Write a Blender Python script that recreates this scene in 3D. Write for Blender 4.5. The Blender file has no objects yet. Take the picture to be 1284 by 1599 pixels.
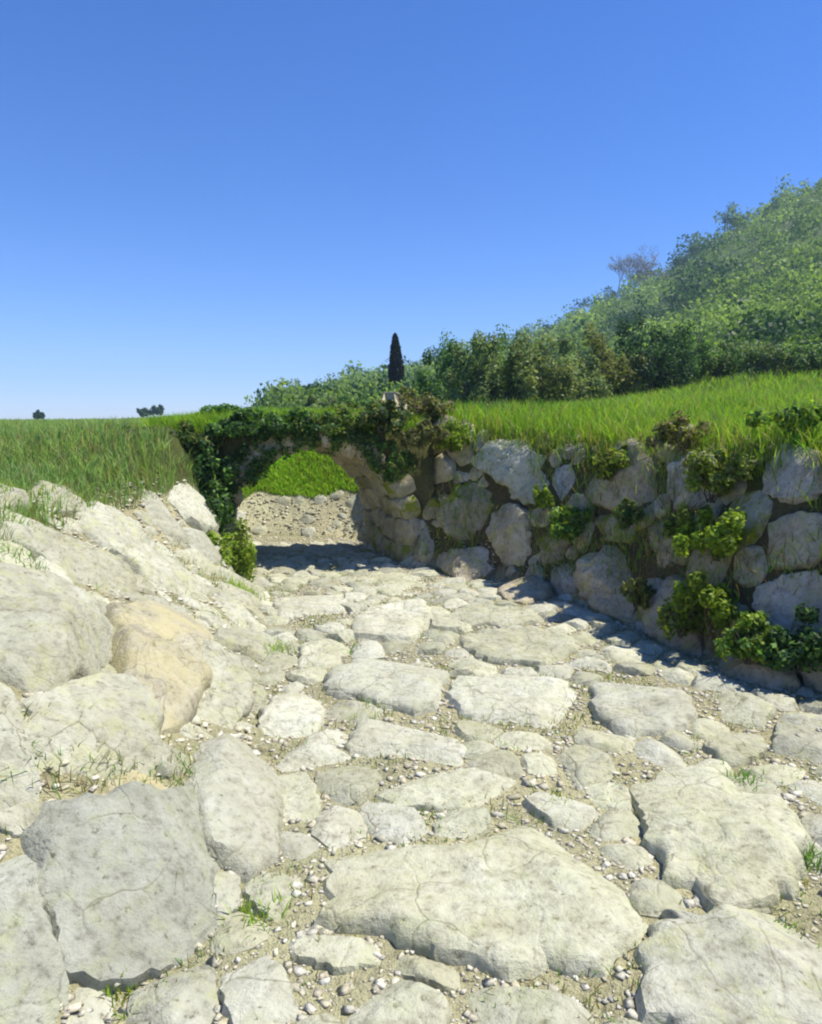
import bpy, math, random
import numpy as np
from mathutils import Vector, noise as mnoise

SC = bpy.context.scene
C = SC.collection
rng = np.random.default_rng(7)
random.seed(7)

# ------------------------------------------------------------------ camera
CAM_H = 1.5
PITCH = math.radians(7.4)
FPX, W0, H0 = 1112.0, 1284.0, 1599.0
cam_d = bpy.data.cameras.new('camera')
cam = bpy.data.objects.new('camera', cam_d); C.objects.link(cam)
cam_d.sensor_fit = 'HORIZONTAL'; cam_d.sensor_width = 36.0
cam_d.lens = 36.0 * FPX / W0
cam_d.clip_start = 0.05; cam_d.clip_end = 5000
cam.location = (0, 0, CAM_H)
cam.rotation_euler = (math.pi/2 - PITCH, 0, 0)
SC.camera = cam

# ------------------------------------------------------------------ sky and sun
SUN_EL, SUN_AZ = math.radians(62), math.radians(84)      # azimuth clockwise from +Y
world = bpy.data.worlds.new("World"); SC.world = world; world.use_nodes = True
nt = world.node_tree; nt.nodes.clear()
sky = nt.nodes.new('ShaderNodeTexSky'); sky.sky_type = 'NISHITA'
sky.sun_disc = False; sky.sun_elevation = SUN_EL; sky.sun_rotation = SUN_AZ
sky.air_density = 1.0; sky.dust_density = 0.25; sky.ozone_density = 5.0; sky.altitude = 1200
bg = nt.nodes.new('ShaderNodeBackground'); bg.inputs['Strength'].default_value = 0.11
wo = nt.nodes.new('ShaderNodeOutputWorld')
hs_ = nt.nodes.new('ShaderNodeHueSaturation'); hs_.inputs['Saturation'].default_value = 1.17
tn_ = nt.nodes.new('ShaderNodeMix'); tn_.data_type = 'RGBA'; tn_.blend_type = 'MULTIPLY'; tn_.inputs[0].default_value = 1; tn_.inputs[7].default_value = (.82, .83, 1.08, 1)
nt.links.new(sky.outputs[0], tn_.inputs[6]); nt.links.new(tn_.outputs[2], hs_.inputs['Color']); nt.links.new(hs_.outputs[0], bg.inputs[0]); nt.links.new(bg.outputs[0], wo.inputs[0])
S = Vector((math.sin(SUN_AZ)*math.cos(SUN_EL), math.cos(SUN_AZ)*math.cos(SUN_EL), math.sin(SUN_EL)))
sd = bpy.data.lights.new('sun', 'SUN'); sd.energy = 4.6; sd.angle = math.radians(0.5); sd.color = (1.0, 0.95, 0.84)
so = bpy.data.objects.new('sun', sd); C.objects.link(so)
so.rotation_euler = S.to_track_quat('Z', 'Y').to_euler(); so.location = (20, 10, 40)
SC.view_settings.view_transform = 'Standard'; SC.view_settings.look = 'None'
SC.view_settings.gamma = 1; SC.view_settings.use_curve_mapping = False
SC.view_settings.exposure = 0.66
SC.render.engine = 'CYCLES'
SC.cycles.filter_width = 2.1
SC.cycles.volume_step_rate = 5; SC.cycles.volume_bounces = 1

# ------------------------------------------------------------------ terrain function
# outline of the channel floor: x, y, steepness of the side, rim height
CH = np.array([
 (6.5,-4.0,2.6,1.38),(4.15,0.0,2.6,1.38),(3.08,2.0,2.6,1.36),(2.5,3.45,2.7,1.33),(1.97,4.25,2.6,1.33),(1.68,5.12,2.7,1.33),
 (1.35,5.92,2.7,1.33),(.80,6.56,2.8,1.33),(.28,7.03,3.0,1.38),(-.02,7.3,3.4,1.46),(-.28,7.85,3.6,1.5),(-.53,8.4,3.0,1.45),(-.45,8.75,1.2,1.25),
 (-.9,9.0,.85,1.15),(-1.6,9.1,.85,1.12),(-2.5,9.0,.85,1.12),(-2.7,8.7,1.2,1.2),(-2.36,8.4,3.0,1.42),(-2.1,7.85,3.4,1.5),(-1.86,7.3,3.2,1.42),(-1.62,6.7,1.6,1.1),(-1.42,6.2,.9,.97),
 (-1.18,5.3,.66,1.0),(-.98,4.4,.62,1.05),(-.76,3.3,.60,1.08),(-.52,2.5,.58,1.08),(-.6,1.95,.58,1.1),(-.8,1.65,.58,1.1),
 (-1.1,1.0,.58,1.1),(-1.6,-1.0,.6,1.1),(-2.4,-4.0,.6,1.1)])
_seg = []
for i in range(len(CH)):
    a, b = CH[i], CH[(i+1) % len(CH)]
    n = max(2, int(np.hypot(*(b[:2]-a[:2]))/.12))
    for k in range(n): _seg.append(a + (b-a)*k/n)
BP = np.array(_seg)

def smooth(x, a, b):
    t = np.clip((x-a)/(b-a), 0, 1); return t*t*(3-2*t)

def inside(x, y):
    c = np.zeros(x.shape, bool)
    for i in range(len(CH)):
        x1, y1 = CH[i,:2]; x2, y2 = CH[(i+1) % len(CH),:2]
        if y1 == y2: continue
        cond = ((y1 > y) != (y2 > y)) & (x < (x2-x1)*(y-y1)/(y2-y1)+x1)
        c ^= cond
    return c

_wt = np.random.default_rng(3)
WV = [(_wt.uniform(-1,1), _wt.uniform(-1,1), _wt.uniform(0,6.28)) for _ in range(26)]
def wavy(x, y, sc):
    s = 0
    for i, (a, b, p) in enumerate(WV):
        f = (1+.35*(i % 9))/sc*2.2
        s = s + np.sin((a*x+b*y)*f+p)/(1+.35*(i % 9))
    return s/5.5

QT = (np.array([-900,-300,0,200,300,430,480,560,640,700,850,900,960,1050,1110,1200,1284,1500,2500])-642)/FPX
ET = np.array([0,0,0,.001,.009,.020,.028,.05,.062,.078,.115,.135,.162,.195,.228,.255,.285,.36,.42])

def chan_dist(x, y):
    """signed distance outside the channel floor, and side slope and rim blended from the outline"""
    shp = x.shape; xf = x.ravel(); yf = y.ravel()
    D = np.empty(xf.size); SL = np.empty(xf.size); RM = np.empty(xf.size)
    for s in range(0, xf.size, 20000):
        xx = xf[s:s+20000, None]; yy = yf[s:s+20000, None]
        d2 = (xx-BP[:,0])**2+(yy-BP[:,1])**2
        D[s:s+20000] = np.sqrt(d2.min(1))
        w = 1/(d2+.02)**2.5; w /= w.sum(1, keepdims=True)
        SL[s:s+20000] = (w*BP[:,2]).sum(1); RM[s:s+20000] = (w*BP[:,3]).sum(1)
    ins = inside(xf, yf)
    D = np.where(ins, -D, D)
    return D.reshape(shp), SL.reshape(shp), RM.reshape(shp)

def terrain(x, y):
    x = np.asarray(x, float); y = np.asarray(y, float)
    x, y = np.broadcast_arrays(x, y)
    d, sl, rm = chan_dist(x, y)
    r = np.hypot(x, y)
    dd = np.maximum(d, 0)
    lin = dd*sl
    k = 9.0                                            # soft minimum of slope and rim
    side = -np.log(np.exp(-k*np.minimum(lin, 4)) + np.exp(-k*rm) - np.exp(-k*(rm+.0)) * np.exp(-k*np.minimum(lin, 4)) + 1e-12)/k
    side = np.minimum(side, rm)
    z = np.where(d > 0, side, 0)
    z = z + .012*wavy(x, y, .35)*smooth(r, -1, 1)
    z = z + .05*wavy(x+9, y, 1.6)*smooth(dd, .1, 1.2)*(r < 60)
    # far land
    az = np.arctan2(x, y)
    q = np.tan(np.clip(az, -1.2, 1.2))
    plateau = (0.042*smooth(q, -.05, .5)*smooth(2.2-az, 0, 1) + .004*(az>-.3))*np.clip(r-5.5, 0, 25)*smooth(dd, .5, 2)
    E = np.interp(q, QT, ET)*smooth(2.6-az, 0, 1)*smooth(az+1.4, 0, .3)
    s = smooth(r, 10, 230)
    hill = r*E*(.25*smooth(r, 14, 60)+.75*s) / 1.0
    hill = np.where(r > 230, 230*E*(1-.25*smooth(r, 230, 700)), hill)
    z = z + plateau*(1-s) + hill*(1+.035*wavy(x, y, 40)) + .25*wavy(x, y, 18)*smooth(r, 20, 60)
    return z

def ray(px, py):
    cx = (px-W0/2)/FPX; cy = (H0/2-py)/FPX
    c, s = math.cos(PITCH), math.sin(PITCH)
    return np.array([cx, c+cy*s, -s+cy*c])

def cast(pxs, lift=0.0):
    """where the sight lines of a list of photo pixels meet the terrain"""
    R = np.array([ray(*p) for p in pxs])
    t = np.linspace(1.2, 14, 1300)
    P = R[:,None,:]*t[None,:,None] + np.array([0,0,CAM_H])
    Z = terrain(P[...,0], P[...,1]) + lift
    below = P[...,2] < Z
    idx = np.where(below.any(1), below.argmax(1), len(t)-1)
    out = []
    for i, k in enumerate(idx):
        a, b = P[i, max(k-1, 0)], P[i, k]
        za, zb = a[2]-Z[i, max(k-1,0)], b[2]-Z[i, k]
        f = za/(za-zb) if za != zb else 0
        out.append(a+(b-a)*np.clip(f, 0, 1))
    return np.array(out)

def tnormal(x, y, e=.12):
    zx = (terrain(x+e, y)-terrain(x-e, y))/(2*e); zy = (terrain(x, y+e)-terrain(x, y-e))/(2*e)
    n = np.array([-float(zx), -float(zy), 1.0]); return n/np.linalg.norm(n)

# ------------------------------------------------------------------ helpers: meshes, tags
def link(name, me, mat=None, parent=None, loc=None):
    o = bpy.data.objects.new(name, me); C.objects.link(o)
    if mat is not None and me is not None: me.materials.append(mat)
    if loc is not None: o.location = loc
    if parent is not None: o.parent = parent
    return o

def tag(o, label=None, cat=None, group=None, kind=None):
    for k, v in (('label', label), ('category', cat), ('group', group), ('kind', kind)):
        if v: o[k] = v
    return o

def mesh_np(name, V, F, tint=None, smoothsh=False):
    V = np.asarray(V, np.float32); F = np.asarray(F, np.int32)
    me = bpy.data.meshes.new(name)
    n = F.shape[1]
    me.vertices.add(len(V)); me.vertices.foreach_set('co', V.ravel())
    me.loops.add(F.size); me.loops.foreach_set('vertex_index', F.ravel())
    me.polygons.add(len(F)); me.polygons.foreach_set('loop_start', np.arange(0, F.size, n, dtype=np.int32))
    me.polygons.foreach_set('loop_total', np.full(len(F), n, np.int32))
    if smoothsh: me.polygons.foreach_set('use_smooth', np.ones(len(F), bool))
    me.update(calc_edges=True)
    if tint is not None:
        a = me.color_attributes.new('tint', 'FLOAT_COLOR', 'POINT')
        t = np.ones((len(V), 4), np.float32); t[:,:3] = tint
        a.data.foreach_set('color', t.ravel())
    return me

# ------------------------------------------------------------------ materials
class NT:
    def __init__(s, name):
        s.m = bpy.data.materials.new(name); s.m.use_nodes = True
        s.t = s.m.node_tree; s.t.nodes.clear()
        s.out = s.t.nodes.new('ShaderNodeOutputMaterial')
    def n(s, typ, **kw):
        nd = s.t.nodes.new(typ)
        for k, v in kw.items():
            if k in nd.inputs: nd.inputs[k].default_value = v
            else: setattr(nd, k, v)
        return nd
    def l(s, a, b): s.t.links.new(a, b)
    def noise(s, vec, scale, detail=5, rough=.6):
        n = s.n('ShaderNodeTexNoise'); n.inputs['Scale'].default_value = scale
        n.inputs['Detail'].default_value = detail; n.inputs['Roughness'].default_value = rough
        s.l(vec, n.inputs['Vector']); return n.outputs['Fac']
    def ramp(s, fac, stops):
        r = s.n('ShaderNodeValToRGB'); e = r.color_ramp.elements
        while len(e) < len(stops): e.new(.5)
        for el, (p, c) in zip(e, stops):
            el.position = p; el.color = (*c, 1) if len(c) == 3 else c
        s.l(fac, r.inputs[0]); return r.outputs[0]
    def mix(s, fac, a, b, mode='MIX'):
        m = s.n('ShaderNodeMix', data_type='RGBA', blend_type=mode)
        for sock, v in ((m.inputs['Factor'], fac), (m.inputs['A'], a), (m.inputs['B'], b)): pass
        fi, ai, bi = m.inputs[0], m.inputs[6], m.inputs[7]
        for sock, v in ((fi, fac), (ai, a), (bi, b)):
            if isinstance(v, (int, float)): sock.default_value = v
            elif isinstance(v, tuple): sock.default_value = (*v, 1)
            else: s.l(v, sock)
        return m.outputs[2]
    def math(s, op, a, b=0.0):
        m = s.n('ShaderNodeMath', operation=op)
        for i, v in enumerate((a, b)):
            if isinstance(v, (int, float)): m.inputs[i].default_value = v
            else: s.l(v, m.inputs[i])
        return m.outputs[0]
    def bump(s, h, strength, dist):
        b = s.n('ShaderNodeBump'); b.inputs['Strength'].default_value = strength
        b.inputs['Distance'].default_value = dist; s.l(h, b.inputs['Height']); return b.outputs[0]
    def surf(s, col, rough=.9, normal=None, spec=.2):
        p = s.n('ShaderNodeBsdfPrincipled'); p.inputs['Roughness'].default_value = rough
        p.inputs['Specular IOR Level'].default_value = spec
        if isinstance(col, tuple): p.inputs['Base Color'].default_value = (*col, 1)
        else: s.l(col, p.inputs['Base Color'])
        if normal is not None: s.l(normal, p.inputs['Normal'])
        s.l(p.outputs[0], s.out.inputs[0]); return s.m

def stone_mat(name, c_dark, c_mid, c_light, lichen, lamt=.5, stain=None, moss=None):
    b = NT(name)
    tc = b.n('ShaderNodeTexCoord').outputs['Object']
    oi = b.n('ShaderNodeObjectInfo')
    off = b.n('ShaderNodeVectorMath', operation='SCALE'); 
    comb = b.n('ShaderNodeCombineXYZ')
    for i in range(3): b.l(oi.outputs['Random'], comb.inputs[i])
    b.l(comb.outputs[0], off.inputs[0]); off.inputs['Scale'].default_value = 37.0
    add = b.n('ShaderNodeVectorMath', operation='ADD'); b.l(tc, add.inputs[0]); b.l(off.outputs[0], add.inputs[1])
    v = add.outputs[0]
    n1 = b.noise(v, 5.5, 8, .68); n2 = b.noise(v, 24, 6, .7); n3 = b.noise(v, 95, 3, .6)
    base = b.ramp(n1, [(.28, c_dark), (.5, c_mid), (.72, c_light)])
    sp = b.ramp(n2, [(.36, (.62,.6,.56)), (.5, (1,1,1)), (.68, (1.16,1.16,1.14))])
    col = b.mix(.75, base, sp, 'MULTIPLY')
    ln = b.noise(v, 9.5, 6, .72)
    lm = b.ramp(ln, [(.50, (0,0,0)), (.62, (1,1,1))])
    col = b.mix(b.math('MULTIPLY', lm, lamt), col, lichen)
    if stain is not None:
        sn = b.noise(v, 3.2, 4, .6)
        col = b.mix(b.math('MULTIPLY', b.ramp(sn, [(.42,(0,0,0)), (.6,(1,1,1))]), .85), col, stain)
    if moss is not None:
        mn = b.noise(v, 4.0, 7, .7)
        col = b.mix(b.ramp(mn, [(.5,(0,0,0)), (.58,(1,1,1))]), col, moss)
    pit = b.ramp(b.noise(v, 48, 3, .5), [(.26, (.5,.48,.42)), (.36, (1,1,1))])
    col = b.mix(.8, col, pit, 'MULTIPLY')
    bigv = b.noise(v, 1.6, 3, .6)
    col = b.mix(.7, col, b.ramp(bigv, [(.3,(.85,.82,.74)), (.55,(1,1,1)), (.75,(1.08,1.08,1.1))]), 'MULTIPLY')
    # each stone a little different in tone
    rv = b.n('ShaderNodeMapRange'); b.l(oi.outputs['Random'], rv.inputs[0])
    rv.inputs[3].default_value = .84; rv.inputs[4].default_value = 1.14
    hs = b.n('ShaderNodeHueSaturation'); b.l(col, hs.inputs['Color']); b.l(rv.outputs[0], hs.inputs['Value'])
    cr = b.n('ShaderNodeTexVoronoi', feature='DISTANCE_TO_EDGE'); cr.inputs['Scale'].default_value = 4.5
    wv = b.n('ShaderNodeVectorMath', operation='ADD'); nn = b.n('ShaderNodeTexNoise'); nn.inputs['Scale'].default_value = 6
    b.l(v, nn.inputs['Vector']); b.l(v, wv.inputs[0])
    sc = b.n('ShaderNodeVectorMath', operation='SCALE'); sc.inputs['Scale'].default_value = .13
    b.l(nn.outputs['Color'], sc.inputs[0]); b.l(sc.outputs[0], wv.inputs[1]); b.l(wv.outputs[0], cr.inputs['Vector'])
    crack = b.ramp(cr.outputs['Distance'], [(0, (0,0,0)), (.035, (1,1,1))])
    h = b.math('ADD', b.math('MULTIPLY', n1, 1.2), b.math('ADD', b.math('MULTIPLY', n2, .5), b.math('MULTIPLY', n3, .16)))
    h = b.math('ADD', h, b.math('MULTIPLY', crack, .10))
    ck = b.mix(b.math('MULTIPLY', b.ramp(b.noise(v, 2.3, 3, .5), [(.48,(0,0,0)), (.58,(1,1,1))]), .7), (1.0,1.0,1.0), b.ramp(cr.outputs['Distance'], [(0,(.45,.42,.34)), (.02,(1,1,1))]))
    fin = b.mix(1.0, hs.outputs[0], ck, 'MULTIPLY')
    return b.surf(fin, .92, b.bump(h, .75, .03), .1)

M_PAVE = stone_mat('pale_limestone', (.35,.34,.235), (.445,.44,.32), (.51,.505,.40), (.41,.425,.25), .5)
M_PALE = stone_mat('clean_limestone', (.38,.37,.28), (.475,.47,.37), (.53,.525,.44), (.44,.45,.28), .4)
M_BANK = stone_mat('grey_limestone', (.29,.285,.215), (.395,.39,.30), (.475,.47,.38), (.42,.43,.22), .5)
M_GREY = stone_mat('blue_grey_limestone', (.29,.295,.235), (.375,.38,.31), (.45,.455,.38), (.38,.40,.23), .5)
M_OCHRE = stone_mat('ochre_stained_limestone', (.30,.28,.21), (.42,.39,.29), (.48,.46,.37), (.40,.39,.20), .5, stain=(.47,.42,.24))
M_WALL = stone_mat('weathered_wall_stone', (.25,.21,.14), (.40,.345,.25), (.54,.48,.37), (.43,.40,.15), .6)
M_WBLUE = stone_mat('blue_grey_wall_stone', (.24,.22,.18), (.41,.385,.33), (.62,.595,.53), (.42,.39,.20), .5)
M_WLITE = stone_mat('pale_wall_stone', (.30,.26,.19), (.45,.405,.31), (.57,.53,.43), (.45,.44,.18), .6)
M_WMOSS = stone_mat('mossy_wall_stone', (.23,.20,.13), (.37,.33,.23), (.50,.45,.32), (.40,.38,.10), .5, moss=(.21,.24,.03))

def ground_mat(name, grassy):
    b = NT(name)
    geo = b.n('ShaderNodeNewGeometry').outputs['Position']
    at = b.n('ShaderNodeAttribute'); at.attribute_name = 'tint'
    n1 = b.noise(geo, 3.0, 8, .7); n2 = b.noise(geo, 35, 5, .7); n3 = b.noise(geo, 120, 3, .6)
    v = b.ramp(n1, [(.3,(.7,.7,.68)), (.6,(1.15,1.12,1.05))])
    col = b.mix(.8, at.outputs['Color'], v, 'MULTIPLY')
    w = b.ramp(n2, [(.33,(.5,.48,.44)), (.5,(1,1,1)), (.7,(1.25,1.25,1.2))])
    col = b.mix(.7, col, w, 'MULTIPLY')
    far = b.ramp(b.noise(geo, .12, 6, .7), [(.35,(.65,.75,.6)), (.65,(1.2,1.1,.95))])
    col = b.mix(.6, col, far, 'MULTIPLY')
    h = b.math('ADD', n2, b.math('MULTIPLY', n3, .4))
    return b.surf(col, .95, b.bump(h, 1.0, .03), .1)
M_GROUND = ground_mat('soil_and_turf', True)

def leaf_mat(name, transl=.45, rough=.55):
    b = NT(name)
    at = b.n('ShaderNodeAttribute'); at.attribute_name = 'tint'
    p = b.n('ShaderNodeBsdfPrincipled'); p.inputs['Roughness'].default_value = rough
    p.inputs['Specular IOR Level'].default_value = .25
    b.l(at.outputs['Color'], p.inputs['Base Color'])
    tr = b.n('ShaderNodeBsdfTranslucent')
    b.l(b.mix(1.0, at.outputs['Color'], (1.25,1.3,.7), 'MULTIPLY'), tr.inputs['Color'])
    ms = b.n('ShaderNodeMixShader'); ms.inputs[0].default_value = transl
    b.l(p.outputs[0], ms.inputs[1]); b.l(tr.outputs[0], ms.inputs[2]); b.l(ms.outputs[0], b.out.inputs[0])
    return b.m
M_LEAF = leaf_mat('leaves'); M_GRASS = leaf_mat('grass_blades', .5, .5)
def bark():
    b = NT('bark'); tc = b.n('ShaderNodeTexCoord').outputs['Object']
    n = b.noise(tc, 18, 6, .7)
    return b.surf(b.ramp(n, [(.3,(.05,.04,.03)), (.7,(.17,.14,.11))]), .95, b.bump(n, .8, .02), .1)
M_BARK = bark()
def twig():
    b = NT('pale_twigs'); tc = b.n('ShaderNodeTexCoord').outputs['Object']
    n = b.noise(tc, 8, 4, .6)
    return b.surf(b.ramp(n, [(.3,(.24,.19,.17)), (.7,(.40,.33,.30))]), .9)
M_TWIG = twig()
def gravel_mat():
    b = NT('rubble'); at = b.n('ShaderNodeAttribute'); at.attribute_name = 'tint'
    geo = b.n('ShaderNodeNewGeometry').outputs['Position']
    n = b.noise(geo, 60, 5, .7)
    col = b.mix(.7, at.outputs['Color'], b.ramp(n, [(.3,(.6,.58,.54)), (.6,(1.1,1.1,1.1))]), 'MULTIPLY')
    return b.surf(col, .93, b.bump(n, .7, .01), .12)
M_GRAVEL = gravel_mat()

# ------------------------------------------------------------------ ground sheets
def axis(lo, hi, f0, f1, step, grow=1.13):
    core = list(np.arange(f0, f1+1e-6, step))
    a = [core[-1]]; s = step
    while a[-1] < hi: s *= grow; a.append(a[-1]+s)
    b = [core[0]]; s = step
    while b[-1] > lo: s *= grow; b.append(b[-1]-s)
    return np.array(b[:0:-1] + core + a[1:])
gx = axis(-700, 700, -4.6, 4.6, .055); gy = axis(-60, 900, .6, 11.5, .055)
GX, GY = np.meshgrid(gx, gy)
GZ = terrain(GX, GY)
GD, _, _ = chan_dist(GX, GY)
nx, ny = len(gx), len(gy)
V = np.stack([GX.ravel(), GY.ravel(), GZ.ravel()], 1)
ii, jj = np.meshgrid(np.arange(nx-1), np.arange(ny-1))
q0 = (jj*nx+ii).ravel()
F = np.stack([q0, q0+1, q0+nx+1, q0+nx], 1)
R_ = np.hypot(GX, GY).ravel(); D_ = GD.ravel(); Z_ = GZ.ravel(); X_ = GX.ravel(); Y_ = GY.ravel()
soil = np.array([.44,.41,.28]); turf = np.array([.085,.105,.035]); farg = np.array([.10,.14,.055]); dryb = np.array([.20,.18,.11])
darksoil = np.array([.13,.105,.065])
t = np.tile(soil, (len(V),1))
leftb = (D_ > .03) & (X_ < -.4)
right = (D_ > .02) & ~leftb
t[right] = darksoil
def blend(t, c, w): return t*(1-w[:,None]) + c*w[:,None]
t = blend(t, turf, smooth(Z_+.1*wavy(X_, Y_, .8)+.15*(X_ < -1), .93, 1.12)*(D_ > .25))
bowl = (Y_ > 8.6)&(Y_ < 11.5)&(X_ < .3)&(X_ > -3.4)
t = blend(t, np.array([.27,.38,.05]), smooth(Z_+.06*wavy(X_, Y_, .3), .45, .62)*bowl)
t = blend(t, np.array([.62,.57,.42]), (1-smooth(Z_, .42, .6))*bowl*(D_ > 0))
t = blend(t, farg, smooth(R_, 9, 30))
t = np.clip(t*(1+.18*wavy(X_*1.7, Y_*1.7, 3)[:,None]), 0, 1)
fd = np.maximum.reduce([D_[F[:,k]] for k in range(4)])
pathf = fd < .04
def submesh(name, sel, mat):
    fs = F[sel]; u, inv = np.unique(fs, return_inverse=True)
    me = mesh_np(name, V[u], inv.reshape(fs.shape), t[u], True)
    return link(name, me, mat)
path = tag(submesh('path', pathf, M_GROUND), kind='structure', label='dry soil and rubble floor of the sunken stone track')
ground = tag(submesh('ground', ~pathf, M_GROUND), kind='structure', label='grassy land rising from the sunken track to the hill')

# ------------------------------------------------------------------ stones
taken = []        # points (x, y, z) inside stones already laid
def stone_mesh(name, c, n, ang, rad, T, seed, M, rings, rough=.03, deep=.12, flat=5.0, tilt=.06):
    rs = random.Random(seed)
    n = Vector(n).normalized()
    up = Vector((0,1,0)) if abs(n.z) > .75 else Vector((0,0,1))
    u = up.cross(n).normalized(); v = n.cross(u)
    size = float(np.mean(rad))
    th = np.linspace(0, 2*math.pi, M, endpoint=False)
    order = np.argsort(ang); a = ang[order]; r = rad[order]
    a = np.concatenate([a-2*math.pi, a, a+2*math.pi]); r = np.tile(r, 3)
    R = np.interp(th, a, r)
    # slight smoothing, then a ragged edge
    R = .8*R + .1*(np.roll(R,1)+np.roll(R,-1))
    ox, oy, oz = rs.uniform(-99,99), rs.uniform(-99,99), rs.uniform(-99,99)
    tx, ty = rs.uniform(-tilt, tilt), rs.uniform(-tilt, tilt)
    facets = [(Vector((rs.gauss(0,.5), rs.gauss(0,.5), 1)).normalized(), rs.uniform(.25, .8)) for _ in range(7)]
    ks = np.linspace(0, 1, rings)**.75
    vs = [None]; verts = []
    def P(x, y, z): return tuple(u*x + v*y + n*z)
    def height(x, y, k):
        e = max(0.0, 1-k**flat)**.55
        h = T*e + T*(tx*x+ty*y)/size*.9
        p = Vector((x/size*1.3+ox, y/size*1.3+oy, oz))
        h += rough*2.2*size*mnoise.fractal(p, 1.0, 2.0, 4)*(.35+.65*e)
        h -= rough*1.6*size*max(0, .22-abs(mnoise.noise(p*1.7)))*e
        p2 = Vector((x*14+oy, y*14+oz, ox))
        h += rough*.55*min(size,.25)*mnoise.fractal(p2, .9, 2.1, 4)
        # broken planes
        for fn, fdist in facets:
            lim = (fdist*size*1.25 - fn.x*x - fn.y*y)/fn.z*.55
            if h > lim: h = lim*.9+h*.1
        return h
    verts.append(P(0, 0, height(0, 0, 0)))
    for k in ks[1:]:
        for j in range(M):
            w = 1 + .15*mnoise.fractal(Vector((math.cos(th[j])*2.6+ox, math.sin(th[j])*2.6+oy, 3)), .75, 2, 5)*k
            x, y = math.cos(th[j])*R[j]*k*w, math.sin(th[j])*R[j]*k*w
            verts.append(P(x, y, height(x, y, k)))
    for k, dz in ((1.0, -deep*.45), (.92, -deep)):
        for j in range(M):
            verts.append(P(math.cos(th[j])*R[j]*k, math.sin(th[j])*R[j]*k, dz))
    faces = [(0, 1+j, 1+(j+1) % M) for j in range(M)]
    nr = rings-1+2
    for q in range(nr-1):
        b0 = 1+q*M; b1 = b0+M
        for j in range(M):
            j2 = (j+1) % M
            faces += [(b0+j, b1+j, b1+j2), (b0+j, b1+j2, b0+j2)]
    me = bpy.data.meshes.new(name)
    me.from_pydata(verts, [], faces); me.update()
    me.polygons.foreach_set('use_smooth', [True]*len(me.polygons))
    me.set_sharp_from_angle(angle=math.radians(32))
    return me

def frame(n):
    n = Vector(n).normalized()
    up = Vector((0,1,0)) if abs(n.z) > .75 else Vector((0,0,1))
    u = up.cross(n).normalized(); v = n.cross(u)
    return np.array(u), np.array(v), np.array(n)

_sid = [100]
def traced(parent, name, pts, T, mat, rough=.03, label=None, flat=5.0, deep=.15, tilt=.06, shrink=.97):
    _sid[0] += 1
    W = cast(pts)
    c = W.mean(0); n = tnormal(c[0], c[1], .18)
    if len(W) > 3:                                       # plane through the outline, facing the same way
        _, _, vt = np.linalg.svd(W-c); pn = vt[2]*np.sign(vt[2] @ n)
        n = n*.8+pn*.2; n /= np.linalg.norm(n)
    u, v, n = frame(n)
    # denser outline
    Q = []
    for i in range(len(W)):
        for k in range(4): Q.append(W[i]+(W[(i+1) % len(W)]-W[i])*k/4)
    Q = np.array(Q)-c
    x, y = Q @ u, Q @ v
    ang = np.arctan2(y, x) % (2*math.pi); rad = np.hypot(x, y)*shrink
    size = rad.mean()
    big = size > .22
    me = stone_mesh(name, c, n, ang, rad, T, _sid[0], 72 if big else 36, 18 if big else 10, rough, deep, flat, tilt)
    o = link(name, me, mat, parent, Vector(c)-parent.location)
    if label: o['label'] = label
    for k in (.25,.5,.75,1.0):
        for i in range(0, len(Q)): taken.append(np.append(c+(u*x[i]+v*y[i])*k, 0.0))
    return o

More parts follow.
